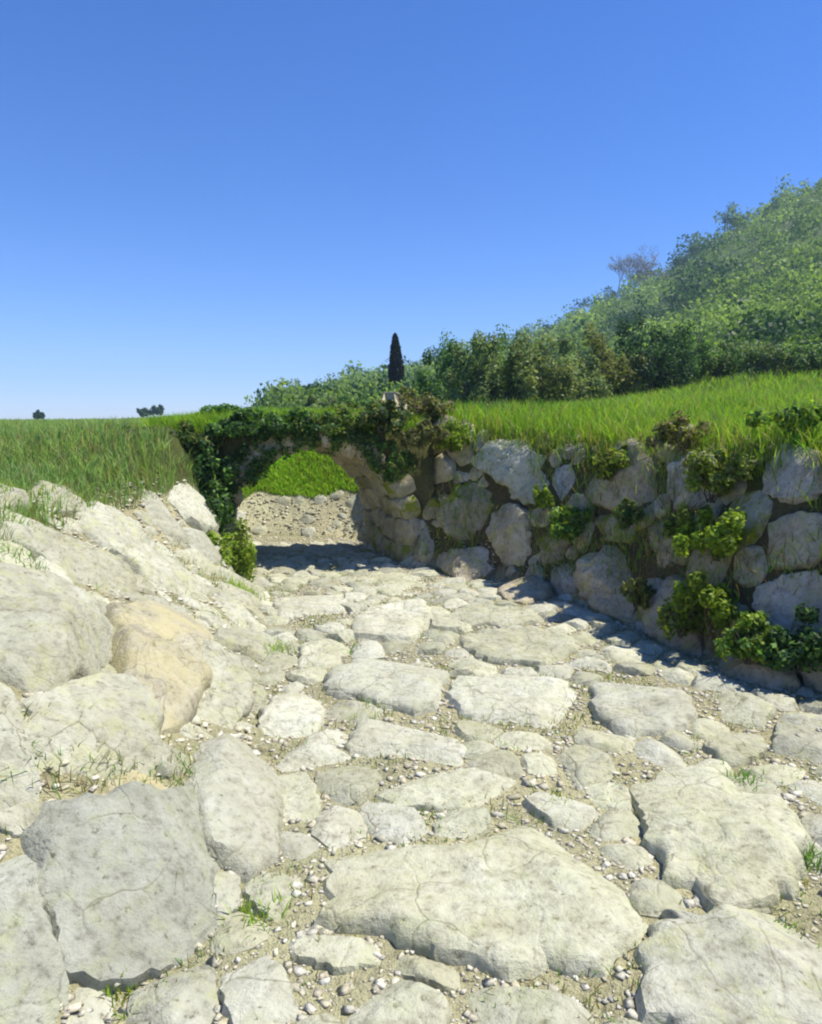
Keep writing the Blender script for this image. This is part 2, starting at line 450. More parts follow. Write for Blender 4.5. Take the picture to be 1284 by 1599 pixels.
def fill(parent, name, cand, rmin, rmax, T, mats, count, seed, gap=.93, rough=.04, M=18, rings=6, flat=3.2, deep=.1, order=True, stretch=1.35):
    """lay smaller stones in the room left between those already laid; neighbours fit each other"""
    rg = np.random.default_rng(seed)
    cen = []; rr = []
    tk = np.array([p[:3] for p in taken]) if taken else np.zeros((0,3))
    tr = np.linspace(rmax, rmin, len(cand))
    for p, r in zip(cand, tr):
        if len(tk) and ((tk-p)**2).sum(1).min() < (r*.80)**2: continue
        if cen:
            d = np.sqrt(((np.array(cen)-p)**2).sum(1))
            if (d < (np.array(rr)+r)*.80).any(): continue
        cen.append(p); rr.append(r)
        if len(cen) >= count: break
    cen = np.array(cen); rr = np.array(rr)
    res = []
    for i in range(len(cen)):
        _sid[0] += 1
        c = cen[i]; r = rr[i]
        n = tnormal(c[0], c[1], max(.05, r))
        u, v, n = frame(n)
        th = np.linspace(0, 2*math.pi, 28, endpoint=False)
        a0 = rg.uniform(0, math.pi); s = rg.uniform(1, stretch)
        el = r*1.7/np.sqrt((np.cos(th-a0)/s)**2+(np.sin(th-a0)*1.12)**2)
        lim = el.copy()
        d = cen-c; dist = np.sqrt((d**2).sum(1))
        for j in np.where((dist < 4*rmax) & (dist > 1e-6))[0]:
            dx, dy = d[j] @ u, d[j] @ v; L = math.hypot(dx, dy)+1e-9
            w = L*r/(r+rr[j]); cs = np.cos(th-math.atan2(dy, dx))
            lim = np.where(cs > .05, np.minimum(lim, w/np.maximum(cs, .05)), lim)
        if len(tk):
            dt = tk-c; dd = (dt**2).sum(1)
            for q in dt[dd < (2.0*r)**2]:
                dx, dy = q @ u, q @ v; L = math.hypot(dx, dy)+1e-9
                cs = np.cos(th-math.atan2(dy, dx))
                lim = np.where(cs > .25, np.minimum(lim, L/np.maximum(cs, .25)), lim)
        lim *= gap
        me = stone_mesh(name, c, n, th, lim, T*r*rg.uniform(.6, 1.3), _sid[0], M, rings, rough*1.4, deep, flat, .25)
        o = link(name, me, mats[int(rg.integers(len(mats)))], parent, Vector(c)-parent.location)
        res.append(o)
    for p, r in zip(cen, rr):
        for k in range(8):
            taken.append(p+np.array([math.cos(k*.785), math.sin(k*.785), 0])*r*.7)
        taken.append(p)
    return res

def empty(name, loc, label=None, cat=None, group=None):
    o = bpy.data.objects.new(name, None); C.objects.link(o); o.location = loc; o.empty_display_size = .2
    return tag(o, label, cat, group)

# --- the paved floor
P = path
FL = [
 ([(500,1375),(515,1345),(560,1325),(640,1318),(700,1330),(760,1322),(800,1300),(850,1288),(900,1312),(950,1345),(975,1375),(985,1430),(975,1490),(945,1535),(900,1522),(850,1510),(790,1528),(700,1500),(600,1465),(530,1455),(500,1440)], .075, M_PAVE, .020, 'largest pale paving slab with rounded corners'),
 ([(985,1240),(1035,1205),(1110,1215),(1160,1250),(1230,1255),(1262,1330),(1240,1395),(1150,1425),(1105,1438),(1095,1385),(1040,1380),(1020,1340),(1005,1290)], .10, M_PAVE, .03, 'broad sloping slab with a broken lower edge'),
 ([(1015,1432),(1075,1458),(1130,1425),(1230,1410),(1300,1395),(1345,1500),(1310,1625),(1100,1645),(1008,1600),(1000,1500)], .07, M_BANK, .02, None),
 ([(560,1135),(610,1120),(690,1128),(715,1150),(720,1200),(650,1213),(580,1200),(540,1170)], .06, M_PALE, .02, None),
 ([(598,1218),(730,1207),(832,1228),(812,1252),(720,1267),(620,1262),(590,1242)], .045, M_PAVE, .02, None),
 ([(500,1065),(560,1035),(640,1020),(700,1025),(700,1060),(682,1110),(640,1115),(560,1095),(510,1085)], .09, M_PALE, .02, None),
 ([(710,1065),(780,1058),(860,1065),(915,1085),(918,1125),(880,1150),(800,1145),(730,1120),(705,1090)], .075, M_PALE, .02, None),
 ([(925,1072),(960,1055),(1030,1055),(1075,1085),(1088,1130),(1040,1150),(980,1150),(930,1125)], .08, M_PALE, .02, None),
 ([(405,1120),(430,1095),(480,1090),(508,1110),(498,1145),(450,1160),(420,1165),(405,1145)], .07, M_PALE, .02, None),
 ([(430,935),(480,915),(535,925),(537,965),(480,985),(440,975)], .06, M_PALE, .02, None),
 ([(570,960),(610,935),(660,940),(678,975),(640,1005),(560,1000),(545,980)], .06, M_PALE, .03, None),
 ([(690,965),(740,943),(820,950),(850,972),(800,980),(735,978)], .05, M_PAVE, .03, None),
 ([(728,990),(800,982),(880,992),(905,1015),(850,1042),(770,1037),(720,1015)], .06, M_PAVE, .03, None),
 ([(470,1010),(515,1000),(550,1015),(525,1045),(470,1048)], .05, M_PAVE, .03, None),
 ([(430,1225),(480,1213),(502,1260),(480,1305),(440,1295)], .06, M_PAVE, .03, None),
 ([(350,1500),(400,1478),(450,1530),(470,1600),(370,1625),(345,1560)], .06, M_PALE, .03, None),
 ([(205,1542),(280,1502),(330,1492),(348,1560),(340,1625),(200,1625)], .05, M_BANK, .03, None),
 ([(545,1542),(620,1530),(690,1560),(700,1625),(550,1625)], .05, M_PAVE, .03, None),
 ([(720,1560),(780,1540),(850,1555),(935,1590),(925,1640),(720,1640)], .06, M_PAVE, .03, None),
 ([(1090,1172),(1140,1150),(1190,1150),(1195,1185),(1140,1200)], .06, M_PAVE, .03, None),
 ([(862,1185),(900,1168),(950,1175),(962,1215),(900,1235)], .05, M_PAVE, .04, None),
 ([(668,1280),(700,1263),(760,1275),(775,1300),(720,1315),(680,1308)], .07, M_PAVE, .04, None),
 ([(450,1455),(520,1467),(600,1480),(605,1508),(520,1520),(460,1500)], .05, M_PAVE, .04, None),
 ([(382,1378),(430,1350),(480,1370),(482,1430),(420,1440),(388,1420)], .06, M_PAVE, .04, None),
 ([(622,1492),(700,1515),(760,1537),(700,1550),(620,1528)], .045, M_PAVE, .04, None),
 ([(1110,1085),(1170,1090),(1215,1115),(1190,1138),(1120,1125)], .07, M_PAVE, .04, None),
 ([(1215,1130),(1284,1150),(1310,1190),(1250,1200),(1205,1170)], .07, M_BANK, .04, None),
 ([(560,905),(625,895),(680,905),(670,930),(600,930)], .03, M_PAVE, .03, None),
]
for pts, T, m, rg_, lab in FL:
    traced(P, 'paving_stone', pts, T*.72, m, rg_*1.3, lab, flat=10.0, tilt=.12, shrink=1.035)

# --- the left bank of boulders
bank = empty('stone_bank', (-1.1, 3.2, .0), 'sloping bank of big pale grey boulders climbing left from the stone track to the grass', 'stone bank')
LB = [
 ([(80,1275),(200,1257),(290,1265),(340,1300),(365,1370),(345,1450),(300,1490),(230,1505),(160,1535),(110,1520),(80,1450),(55,1380),(60,1310)], .16, M_GREY, .035, 'largest boulder, blue grey and rounded'),
 ([(-70,1330),(30,1290),(55,1330),(48,1400),(75,1480),(100,1545),(60,1625),(-70,1640)], .10, M_GREY, .03, None),
 ([(50,1100),(110,1085),(190,1085),(235,1130),(243,1200),(222,1240),(150,1252),(90,1243),(55,1205),(40,1150)], .19, M_BANK, .04, None),
 ([(-70,925),(0,900),(60,905),(120,940),(160,980),(172,1030),(120,1060),(60,1080),(20,1060),(-70,1050)], .20, M_BANK, .04, 'broad grey boulder high on the bank'),
 ([(172,952),(240,930),(300,950),(322,1000),(302,1080),(272,1140),(240,1148),(200,1100),(180,1030)], .13, M_OCHRE, .045, 'boulder stained ochre yellow'),
 ([(303,1012),(340,1000),(375,1050),(382,1108),(345,1148),(305,1158),(296,1100)], .13, M_BANK, .04, None),
 ([(300,1192),(340,1162),(390,1152),(424,1195),(436,1250),(426,1330),(382,1370),(347,1335),(312,1288),(296,1235)], .13, M_PALE, .03, 'smooth pale boulder at the foot of the bank'),
 ([(242,1152),(290,1152),(294,1200),(262,1216),(242,1195)], .09, M_BANK, .04, None),
 ([(-70,1080),(18,1092),(40,1150),(55,1240),(30,1268),(-70,1285)], .14, M_BANK, .04, None),
 ([(130,805),(185,800),(235,822),(285,862),(322,905),(315,955),(270,935),(220,900),(170,860),(130,830)], .12, M_BANK, .04, None),
 ([(-20,800),(70,800),(120,832),(180,882),(205,925),(150,942),(90,892),(40,862),(-20,850)], .13, M_BANK, .04, None),
 ([(62,762),(118,768),(126,800),(80,802),(32,790)], .10, M_BANK, .05, None),
 ([(-60,755),(20,762),(40,795),(-10,805),(-60,800)], .10, M_BANK, .05, None),
 ([(-20,1275),(60,1258),(110,1270),(75,1300),(20,1305)], .05, M_BANK, .05, None),
 ([(330,1370),(372,1375),(372,1420),(345,1450)], .05, M_BANK, .05, None),
 ([(160,1240),(235,1245),(290,1225),(300,1258),(200,1254)], .05, M_OCHRE, .05, None),
]
for pts, T, m, rg_, lab in LB:
    traced(bank, 'stone', pts, T*.72, m, rg_*1.5, lab, flat=5.0, deep=.3, tilt=.3, shrink=1.14)

# --- the dry stone wall on the right
wall = empty('dry_stone_wall', (1.5, 4.6, 0), 'shaded old dry stone wall of dark lichen-covered blocks holding up the grass bank on the right', 'stone wall')
RW = [
 ([(735,722),(760,692),(820,686),(860,710),(855,750),(820,775),(770,747)], .16, M_BANK, .05, 'pale lichened block at the top of the wall'),
 ([(690,790),(718,755),(760,747),(775,790),(760,838),(720,848),(690,828)], .14, M_WMOSS, .05, None),
 ([(767,802),(800,785),(830,800),(835,850),(820,883),(785,880),(764,840)], .16, M_WALL, .05, 'rounded brown block standing on end'),
 ([(838,830),(880,802),(895,840),(880,878),(848,888)], .13, M_WMOSS, .05, None),
 ([(775,902),(820,893),(862,900),(860,935),(820,945),(785,935)], .10, M_WALL, .05, None),
 ([(907,722),(930,692),(1000,690),(1033,720),(1028,778),(980,798),(930,790),(907,760)], .15, M_WALL, .06, None),
 ([(862,692),(900,675),(926,684),(915,710),(880,716)], .12, M_WBLUE, .05, None),
 ([(1045,732),(1090,707),(1140,715),(1145,750),(1100,790),(1060,800),(1042,770)], .15, M_WBLUE, .05, None),
 ([(1185,732),(1220,702),(1270,705),(1300,740),(1280,780),(1230,790),(1190,770)], .17, M_WBLUE, .06, 'blue grey block at the top of the wall'),
 ([(1195,822),(1240,800),(1300,805),(1310,860),(1260,888),(1200,888)], .19, M_WALL, .06, None),
 ([(1180,912),(1230,897),(1310,902),(1320,1000),(1260,1020),(1200,990),(1176,950)], .16, M_WBLUE, .06, 'pale blue grey block low in the wall'),
 ([(912,880),(950,852),(1000,857),(1008,920),(980,978),(932,958),(907,920)], .12, M_WALL, .06, None),
 ([(1012,822),(1060,792),(1088,830),(1078,878),(1030,888)], .11, M_WALL, .06, None),
 ([(1015,912),(1060,895),(1095,930),(1100,990),(1060,1035),(1012,990)], .10, M_WALL, .06, None),
 ([(682,855),(720,860),(760,852),(770,888),(720,912),(692,895)], .10, M_WALL, .06, None),
 ([(868,732),(893,722),(902,768),(880,790),(860,762)], .12, M_WBLUE, .06, None),
 ([(590,682),(640,668),(680,690),(672,728),(620,733),(592,715)], .10, M_WALL, .07, None),
 ([(1105,1012),(1160,1002),(1240,1030),(1250,1078),(1180,1078),(1112,1050)], .10, M_WALL, .06, None),
 ([(775,755),(815,778),(855,765),(860,792),(800,782)], .09, M_BANK, .05, None),
 ([(925,805),(985,805),(1000,850),(950,845)], .10, M_WMOSS, .06, None),
]
for pts, T, m, rg_, lab in RW:
    traced(wall, 'stone', pts, T*.9, m, rg_*1.9, lab, flat=3.6, deep=.3, tilt=.35, shrink=1.0)

def candidates(n, seed, test, box):
    r = np.random.default_rng(seed)
    x = r.uniform(box[0], box[1], n); y = r.uniform(box[2], box[3], n)
    d, sl, rm = chan_dist(x, y); z = terrain(x, y)
    k = test(x, y, z, d)
    return np.stack([x, y, z], 1)[k]
cw = candidates(40000, 5, lambda x,y,z,d: (d > .03)&(z > .08)&(z < 1.3)&(x > -.5)&(y < 7.9)&(d < .65), (-.6, 4.4, .4, 7.9))
fill(wall, 'stone', cw[:16000], .05, .20, .55, [M_WALL, M_WALL, M_WMOSS, M_WBLUE, M_WLITE], 275, 11, gap=1.03, rough=.095, flat=2.6, deep=.2)
cb = candidates(30000, 6, lambda x,y,z,d: (d > .02)&(z < .98)&(x < -.45)&(y < 6.5)&~((y > 4.6)&(z > .72)), (-4.4, 0, .6, 7.0))
fill(bank, 'stone', cb[:20000], .04, .24, .38, [M_BANK, M_BANK, M_PAVE, M_PAVE, M_PALE, M_BANK], 285, 12, gap=1.06, rough=.05, flat=3, deep=.2)
cf = candidates(30000, 8, lambda x,y,z,d: (d < .02)&(np.abs(x) < .75*y+.3), (-2.6, 3.2, 1.2, 8.5))
fill(P, 'paving_stone', cf[:20000], .022, .12, .45, [M_PAVE, M_PAVE, M_PALE, M_PALE, M_PAVE, M_BANK], 272, 13, gap=1.0, rough=.06, M=14, rings=5, flat=4)

# --- the stone arch across the end of the track
AX = np.array([-.25, .55]); AX = AX/np.linalg.norm(AX)                 # the passage runs back and to the left
AC = np.array([-.94, 7.3]); AW = .86; AZ = .34; ALEN = 1.21; ACR = np.array([1.0, 0.0])
arch = empty('stone_arch', (AC[0], AC[1]+.5, 0), 'low overgrown stone arch over the far end of the sunken track', 'stone arch')
def apos(a, rr, l):
    """point on the vault: angle a from the right springing, radius rr, distance l along the passage"""
    if a < 0: u_, z_ = rr, AZ+a
    elif a > math.pi: u_, z_ = -rr, AZ-(a-math.pi)
    else: u_, z_ = math.cos(a)*rr, AZ+math.sin(a)*rr
    p = AC + AX*l + ACR*u_
    return Vector((p[0], p[1], z_))
def block(name, mat, a0, a1, r0, r1, l0, l1, seed, parent, n=6, amp=.035):
    """a rough arch stone: subdivided wedge with worn corners"""
    vs = {}; fs = []; org = apos((a0+a1)/2, (r0+r1)/2, (l0+l1)/2)
    def vert(i, j, k):
        if (i,j,k) in vs: return vs[(i,j,k)][0]
        c = [2*i/n-1, 2*j/n-1, 2*k/n-1]
        m = [c[0]*math.sqrt(max(0,1-.22*c[1]**2-.22*c[2]**2)), c[1]*math.sqrt(max(0,1-.22*c[0]**2-.22*c[2]**2)), c[2]*math.sqrt(max(0,1-.22*c[0]**2-.22*c[1]**2))]
        p = apos(a0+(a1-a0)*(m[0]+1)/2, r0+(r1-r0)*(m[1]+1)/2, l0+(l1-l0)*(m[2]+1)/2)
        q = Vector((p.x*7+seed, p.y*7, p.z*7))
        p = p + Vector((mnoise.noise(q), mnoise.noise(q+Vector((9,0,0))), mnoise.noise(q+Vector((0,9,0)))))*amp
        vs[(i,j,k)] = (len(vs), tuple(p-org)); return vs[(i,j,k)][0]
    for s_ in (0, n):
        for i in range(n):
            for j in range(n):
                for g in ((lambda a_,b_: (s_,a_,b_)), (lambda a_,b_: (a_,s_,b_)), (lambda a_,b_: (a_,b_,s_))):
                    fs.append([vert(*g(i,j)), vert(*g(i+1,j)), vert(*g(i+1,j+1)), vert(*g(i,j+1))])
    me = bpy.data.meshes.new(name); me.from_pydata([v[1] for v in vs.values()], [], fs)
    import bmesh
    bm_ = bmesh.new(); bm_.from_mesh(me); bmesh.ops.recalc_face_normals(bm_, faces=bm_.faces[:]); bm_.to_mesh(me); bm_.free()
    me.polygons.foreach_set('use_smooth', [True]*len(me.polygons)); me.set_sharp_from_angle(angle=math.radians(40))
    return link(name, me, mat, parent, org-parent.location)
ra = random.Random(8)
rows = [0, .27, .55, .82, 1.0]
for ri in range(4):
    a = -.34
    while a < math.pi+.3:
        da = ra.uniform(.16, .30)
        a1 = min(a+da, math.pi+.34)
        l0, l1 = rows[ri]*ALEN, rows[ri+1]*ALEN
        block('arch_stone', ra.choice([M_WALL, M_WALL, M_WALL, M_WMOSS]), a-.012, a1+.012, AW+ra.uniform(-.02,.02), AW+ra.uniform(.2,.3), l0+(-.01 if ri == 0 else -.01)+ra.uniform(-.008,.008), l1+.01, ra.uniform(0,99), arch)
        a = a1
# earth fill over the vault
def arch_fill():
    NA, NL = 40, 14; V_ = []; F_ = []; T_ = []
    for j in range(NL+1):
        l = .05+(ALEN-.1)*j/NL
        for i in range(NA+1):
            u_ = -1.75+2.95*i/NA; p = AC+AX*l+ACR*u_
            top = 1.50-.10*(abs(u_)/1.75)**2+.04*mnoise.noise(Vector((p[0]*2.2, p[1]*2.2, 0)))-.10*(abs(2*j/NL-1))**4
            V_.append((p[0], p[1], top)); T_.append((.12,.13,.05))
    n1_ = len(V_)
    for j in range(NL+1):
        l = .05+(ALEN-.1)*j/NL
        for i in range(NA+1):
            u_ = -1.75+2.95*i/NA; p = AC+AX*l+ACR*u_
            rr = AW+.12
            zb = AZ+math.sqrt(max(rr*rr-u_*u_, 0)) if abs(u_) < rr else 0.0
            zb = zb if abs(u_) < rr else -.1
            V_.append((p[0], p[1], zb)); T_.append((.17,.14,.09))
    W_ = NA+1
    for j in range(NL):
        for i in range(NA):
            a_ = j*W_+i; F_.append((a_, a_+1, a_+W_+1, a_+W_)); b_ = a_+n1_; F_.append((b_, b_+W_, b_+W_+1, b_+1))
    for i in range(NA):
        F_.append((i, i+n1_, i+1+n1_, i+1)); e_ = NL*W_+i; F_.append((e_, e_+1, e_+1+n1_, e_+n1_))
    for j in range(NL):
        a_ = j*W_; F_.append((a_, a_+W_, a_+W_+n1_, a_+n1_)); a_ += NA; F_.append((a_, a_+n1_, a_+W_+n1_, a_+W_))
    V_ = np.array(V_)-np.array(arch.location)
    link('earth_fill', mesh_np('earth_fill', V_, F_, np.array(T_)), M_GROUND, arch)
arch_fill()
def ivy():
    rs = np.random.default_rng(91); cs = []; rd = []
    for k in range(150):
        a = rs.uniform(.62, math.pi+.32); p = apos(a, AW+rs.uniform(.0,.30)+(.02 if a < 2.6 else .08), rs.uniform(-.10,.06))
        cs.append(tuple(p-arch.location)); r_i = rs.uniform(.05,.11); rd.append((r_i, r_i*.8, r_i*1.2))
    v, f, t_ = leaf_cloud(np.array(cs), np.array(rd), 9000, .026, np.array([(.09,.19,.04),(.15,.27,.04),(.05,.11,.03),(.20,.26,.06),(.07,.16,.06)]), 92, shell=.2)
    link('ivy', mesh_np('ivy', v, f, t_), M_LEAF, arch)

cs_ = candidates(30000, 14, lambda x,y,z,d: (d > .03)&(z < .50)&(y > 8.7)&(y < 10.2), (-3, .2, 8.6, 10.2))
fill(ground, 'stone', cs_[::60][:60], .02, .10, .5, [M_PALE, M_PAVE, M_BANK], 26, 15, gap=.75, rough=.06, M=14, rings=5, flat=3.5)

# --- loose rubble
IV = np.array([(x_,y_,z_) for x_ in (-.7,.7) for y_ in (-.7,.7) for z_ in (-.7,.7)])
IF = np.array([(0,1,3),(0,3,2),(4,6,7),(4,7,5),(0,4,5),(0,5,1),(2,3,7),(2,7,6),(0,2,6),(0,6,4),(1,5,7),(1,7,3)])
def pebbles(name, pos, size, cols, seed):
    r = np.random.default_rng(seed); n = len(pos)
    A = r.normal(size=(n,3,3)); Q, _ = np.linalg.qr(A)
    sc = r.uniform(.35, 1.3, (n,1,3))*size[:,None,None]
    vv = IV[None]*(1+r.uniform(-.5,.25,(n,8,3)))*sc
    vv = np.einsum('nij,nkj->nki', Q, vv); vv[...,2] *= .38
    vv[...,2] = np.maximum(vv[...,2], -.6*size[:,None]); vv += pos[:,None,:]
    F_ = (IF[None]+np.arange(n)[:,None,None]*8).reshape(-1,3)
    c = cols[r.integers(len(cols), size=n)]*r.uniform(.75,1.2,(n,1))
    return mesh_np(name, vv.reshape(-1,3), F_, np.repeat(c, 8, 0))
gc = np.array([(.60,.57,.44),(.56,.53,.40),(.62,.60,.50),(.50,.46,.33),(.58,.55,.46),(.52,.47,.36)])
_gc = np.array([(.48,.45,.33),(.42,.38,.26),(.52,.50,.42),(.42,.36,.25),(.50,.42,.34),(.36,.34,.26),(.50,.48,.36)])
pp = candidates(150000, 21, lambda x,y,z,d: (d < .12)&(np.abs(x) < .72*y+.4), (-3, 3.4, 1.1, 9))
sz = np.random.default_rng(4).gamma(1.1, .0055, len(pp)) + .0035
pp = pp[:44000]; sz = np.clip(sz[:44000], .004, .028); pp[:,2] += sz*.1
g = link('rubble', pebbles('rubble', pp, sz, gc, 1), M_GRAVEL); tag(g, 'loose pale gravel and chips lying between the paving stones of the track', 'gravel', kind='stuff')
pp = candidates(90000, 22, lambda x,y,z,d: (d > .05)&(z < 1.0)&(y < 9.9)&(((z < .5)&(y>8.6)) | ((x < -.4)&(y < 6.6))), (-4.5, 3, 1.0, 9.9))
pp = pp[:9000]; sz = np.clip(np.random.default_rng(5).gamma(1.5, .0065, len(pp))+.005, .006, .032); pp[:,2] += sz*.1
tc_ = np.where(pp[:,:1] > 0, 0.55, 1.0)
g = link('scree', pebbles('scree', pp, sz, gc*1.1, 2), M_GRAVEL); tag(g, 'small broken stones lodged on the banks and round the hollow at the far end', 'scree', kind='stuff')

# ------------------------------------------------------------------ grass
def blades(name, pos, h, w, col, seed, lean=.5, colvar=.25):
    r = np.random.default_rng(seed); n = len(pos)
    a = r.uniform(0, 2*np.pi, n); dx, dy = np.cos(a), np.sin(a)
    la = r.uniform(0, 2*np.pi, n); L = np.abs(r.normal(0, lean, n))*h
    lx, ly = np.cos(la)*L, np.sin(la)*L
    V_ = np.empty((n,5,3))
    for k, (f, ww, b) in enumerate(((-.06,1,0),(-.06,-1,0),(.55,.75,.35),(.55,-.75,.35),(1,0,1))):
        V_[:,k,0] = pos[:,0]+dx*w*.5*ww+lx*b; V_[:,k,1] = pos[:,1]+dy*w*.5*ww+ly*b
        V_[:,k,2] = pos[:,2]+h*f*(1-.1*(b))
    base = np.arange(n)[:,None]*5
    F_ = np.concatenate([base+np.array([0,1,3]), base+np.array([0,3,2]), base+np.array([2,3,4])])
    c = col*r.uniform(1-colvar, 1+colvar, (n,1))*np.array([1,1,1])
    c = c*(1+r.normal(0,.10,(n,3)))
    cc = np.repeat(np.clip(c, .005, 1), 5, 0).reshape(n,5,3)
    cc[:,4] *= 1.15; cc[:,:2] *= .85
    return mesh_np(name, V_.reshape(-1,3), F_, np.clip(cc.reshape(-1,3), .004, .9))

def scatter_ring(n, seed, r0, r1, a0, a1, power=1.0):
    r = np.random.default_rng(seed)
    rad = r0*(r1/r0)**(r.uniform(0,1,n)**power); az = r.uniform(a0, a1, n)
    x, y = rad*np.sin(az), rad*np.cos(az)
    d, sl, rm = chan_dist(x, y); z = terrain(x, y)
    return x, y, z, d, rm, rad
# tall meadow, both sides
LIME = np.array([.30,.43,.03]); GREEN = np.array([.15,.30,.04]); COOL = np.array([.28,.43,.15]); DRY = np.array([.30,.26,.13]); DARK = np.array([.03,.055,.018])
def meadow(name, label, n, seed, r0, r1, a0, a1, hfun, wfun, cfun, cond):
    x, y, z, d, rm, rad = scatter_ring(n, seed, r0, r1, a0, a1)
    k = cond(x, y, z, d, rad)
    x, y, z, d, rad = x[k], y[k], z[k], d[k], rad[k]
    r = np.random.default_rng(seed+1)
    patch = .5+.5*wavy(x, y, .8)
    h = hfun(x, y, z, d, rad)*r.uniform(.5, 1.15, len(x))*(.75+.5*np.clip(patch,0,1))
    c = cfun(x, y, rad, r, patch)
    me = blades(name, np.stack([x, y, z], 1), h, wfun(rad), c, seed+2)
    o = link(name, me, M_GRASS); tag(o, label, 'grass', kind='stuff'); return o
def lerpc(a, b, w): return a*(1-w[:,None])+b*w[:,None]
meadow('meadow_grass', 'tall bright green grass on top of the stone wall, running back to the hill', 190000, 31, 2.6, 55, -.12, .95,
  lambda x,y,z,d,rad: .18+.14*smooth(rad, 4, 10)+.12*smooth(rad, 12, 40), lambda rad: .004+.0011*rad,
  lambda x,y,rad,r,p: lerpc(lerpc(LIME*np.ones((len(x),3)), GREEN, np.clip(p+r.uniform(-.3,.3,len(x)),0,1)), DRY, (r.uniform(0,1,len(x)) < .05+.12*np.clip(p,0,1))*1.0),
  lambda x,y,z,d,rad: (d > .40)&(z > 1.22))
meadow('field_grass', 'cooler green grass of the level field beyond the boulder bank on the left', 140000, 41, 3.0, 75, -.98, -.02,
  lambda x,y,z,d,rad: .13+.12*smooth(rad, 5, 12)+.1*smooth(rad, 12, 60), lambda rad: .004+.0011*rad,
  lambda x,y,rad,r,p: lerpc(lerpc(COOL*np.ones((len(x),3)), np.array([.30,.40,.07]), np.clip(p+r.uniform(-.4,.4,len(x)),0,1)*.7), DRY, (r.uniform(0,1,len(x)) < .08+.12*np.clip(p,0,1))*1.0),
  lambda x,y,z,d,rad: (d > .6)&(z > .86)&((x < -1.4)|(y > 9.8))&~((y > 7)&(y < 10.3)&(x > -3.0)))
# grass on the arch
ra_ = np.random.default_rng(81); u_ = ra_.uniform(-1.7,1.15,16000); l_ = ra_.uniform(.04,1.16,16000)
pa = np.stack([AC[0]+AX[0]*l_+u_, AC[1]+AX[1]*l_, 1.46-.10*(np.abs(u_)/1.75)**2-.1*np.abs(2*(l_-.05)/1.11-1)**4], 1)
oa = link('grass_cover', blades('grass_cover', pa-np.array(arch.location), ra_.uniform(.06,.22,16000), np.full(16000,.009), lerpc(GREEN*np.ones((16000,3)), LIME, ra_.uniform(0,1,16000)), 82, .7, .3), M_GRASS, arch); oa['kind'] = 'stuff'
# short turf of the hollow's bank
r_ = np.random.default_rng(51)
x = r_.uniform(-3.2, .2, 110000); y = r_.uniform(8.6, 11.4, 110000); d, _, _ = chan_dist(x, y); z = terrain(x, y)
k = (d > .2)&(z > .46+.10*wavy(x*3, y*3, 1))&(y > 8.8)
x, y, z = x[k], y[k], z[k]
me = blades('bank_turf', np.stack([x,y,z],1), r_.uniform(.04,.10,len(x)), np.full(len(x), .012), lerpc(np.array([.34,.54,.05])*np.ones((len(x),3)), DRY, .8*(r_.uniform(0,1,len(x)) < .12))*(1+.2*wavy(x,y,.5))[:,None], 52, .5, .2)
tag(link('bank_turf', me, M_GRASS), 'short yellow green turf on the sunlit bank of the hollow at the end of the track', 'grass', kind='stuff')

# weeds rooted in the wall face and in the joints
def weeds(name, label, n, seed, test, box, h, w, cols, off, lean, thr, sc):
    p = candidates(n, seed, test, box)
    m = wavy(p[:,0]*1.0+p[:,2]*1.3, p[:,1]+p[:,2], sc)+np.random.default_rng(seed).normal(0,.25,len(p))
    p = p[m > thr]; r = np.random.default_rng(seed+9)
    d0, _, _ = chan_dist(p[:,0], p[:,1]); e = .04
    gx_ = (chan_dist(p[:,0]+e, p[:,1])[0]-d0)/e; gy_ = (chan_dist(p[:,0], p[:,1]+e)[0]-d0)/e
    o_ = r.uniform(0, off, len(p)); p[:,0] -= gx_*o_; p[:,1] -= gy_*o_
    c = np.array(cols)[r.integers(len(cols), size=len(p))]
    me = blades(name, p, r.uniform(.3,1.2,len(p))*h, np.full(len(p), w), c, seed+3, lean, .3)
    return tag(link(name, me, M_GRASS), label, 'weeds', kind='stuff')
weeds('wall_weeds', 'thin green and straw coloured weeds growing over the shaded stone wall', 160000, 61, lambda x,y,z,d: (d > .02)&(d < .62)&(z > .12)&(x > -.3)&(y < 7.3), (-.9,4.4,.4,7.3), .11, .007, [LIME, GREEN, DRY, GREEN, (.22,.24,.06), (.25,.20,.11)], .12, .9, -.02, .4)
weeds('hanging_grass', 'grass hanging over the top edge of the shaded stone wall', 120000, 63, lambda x,y,z,d: (d > .36)&(d < .62)&(z > 1.1)&(x > -.3)&(y < 7.3), (-.9,4.4,.4,7.3), .22, .006, [LIME, GREEN, DRY, LIME], .06, .7, -.2, .5)
weeds('joint_weeds', 'sparse olive weeds in the joints of the stone track', 90000, 65, lambda x,y,z,d: (d < .05), (-2.4,2.6,1.2,8.4), .035, .005, [(.24,.27,.08), DRY, GREEN], .0, 1.0, .30, .3)
weeds('bank_weeds', 'sparse weeds and dry stalks between the boulders of the left bank', 90000, 67, lambda x,y,z,d: (d > .05)&(z < 1.05)&(x < -.45)&(y < 7.2), (-4.6,0,.8,7.2), .07, .005, [(.20,.24,.07), DRY, GREEN], .0, 1.0, .52, .4)
weeds('crest_grass', 'tufted grass along the top edge of the left boulder bank', 90000, 69, lambda x,y,z,d: (z > .80)&(z < 1.12)&(x < -1.3)&(y < 8.2), (-5.5,-1,2.2,8.2), .13, .006, [(.16,.24,.06), DRY, GREEN, COOL], .0, .7, .02, .5)

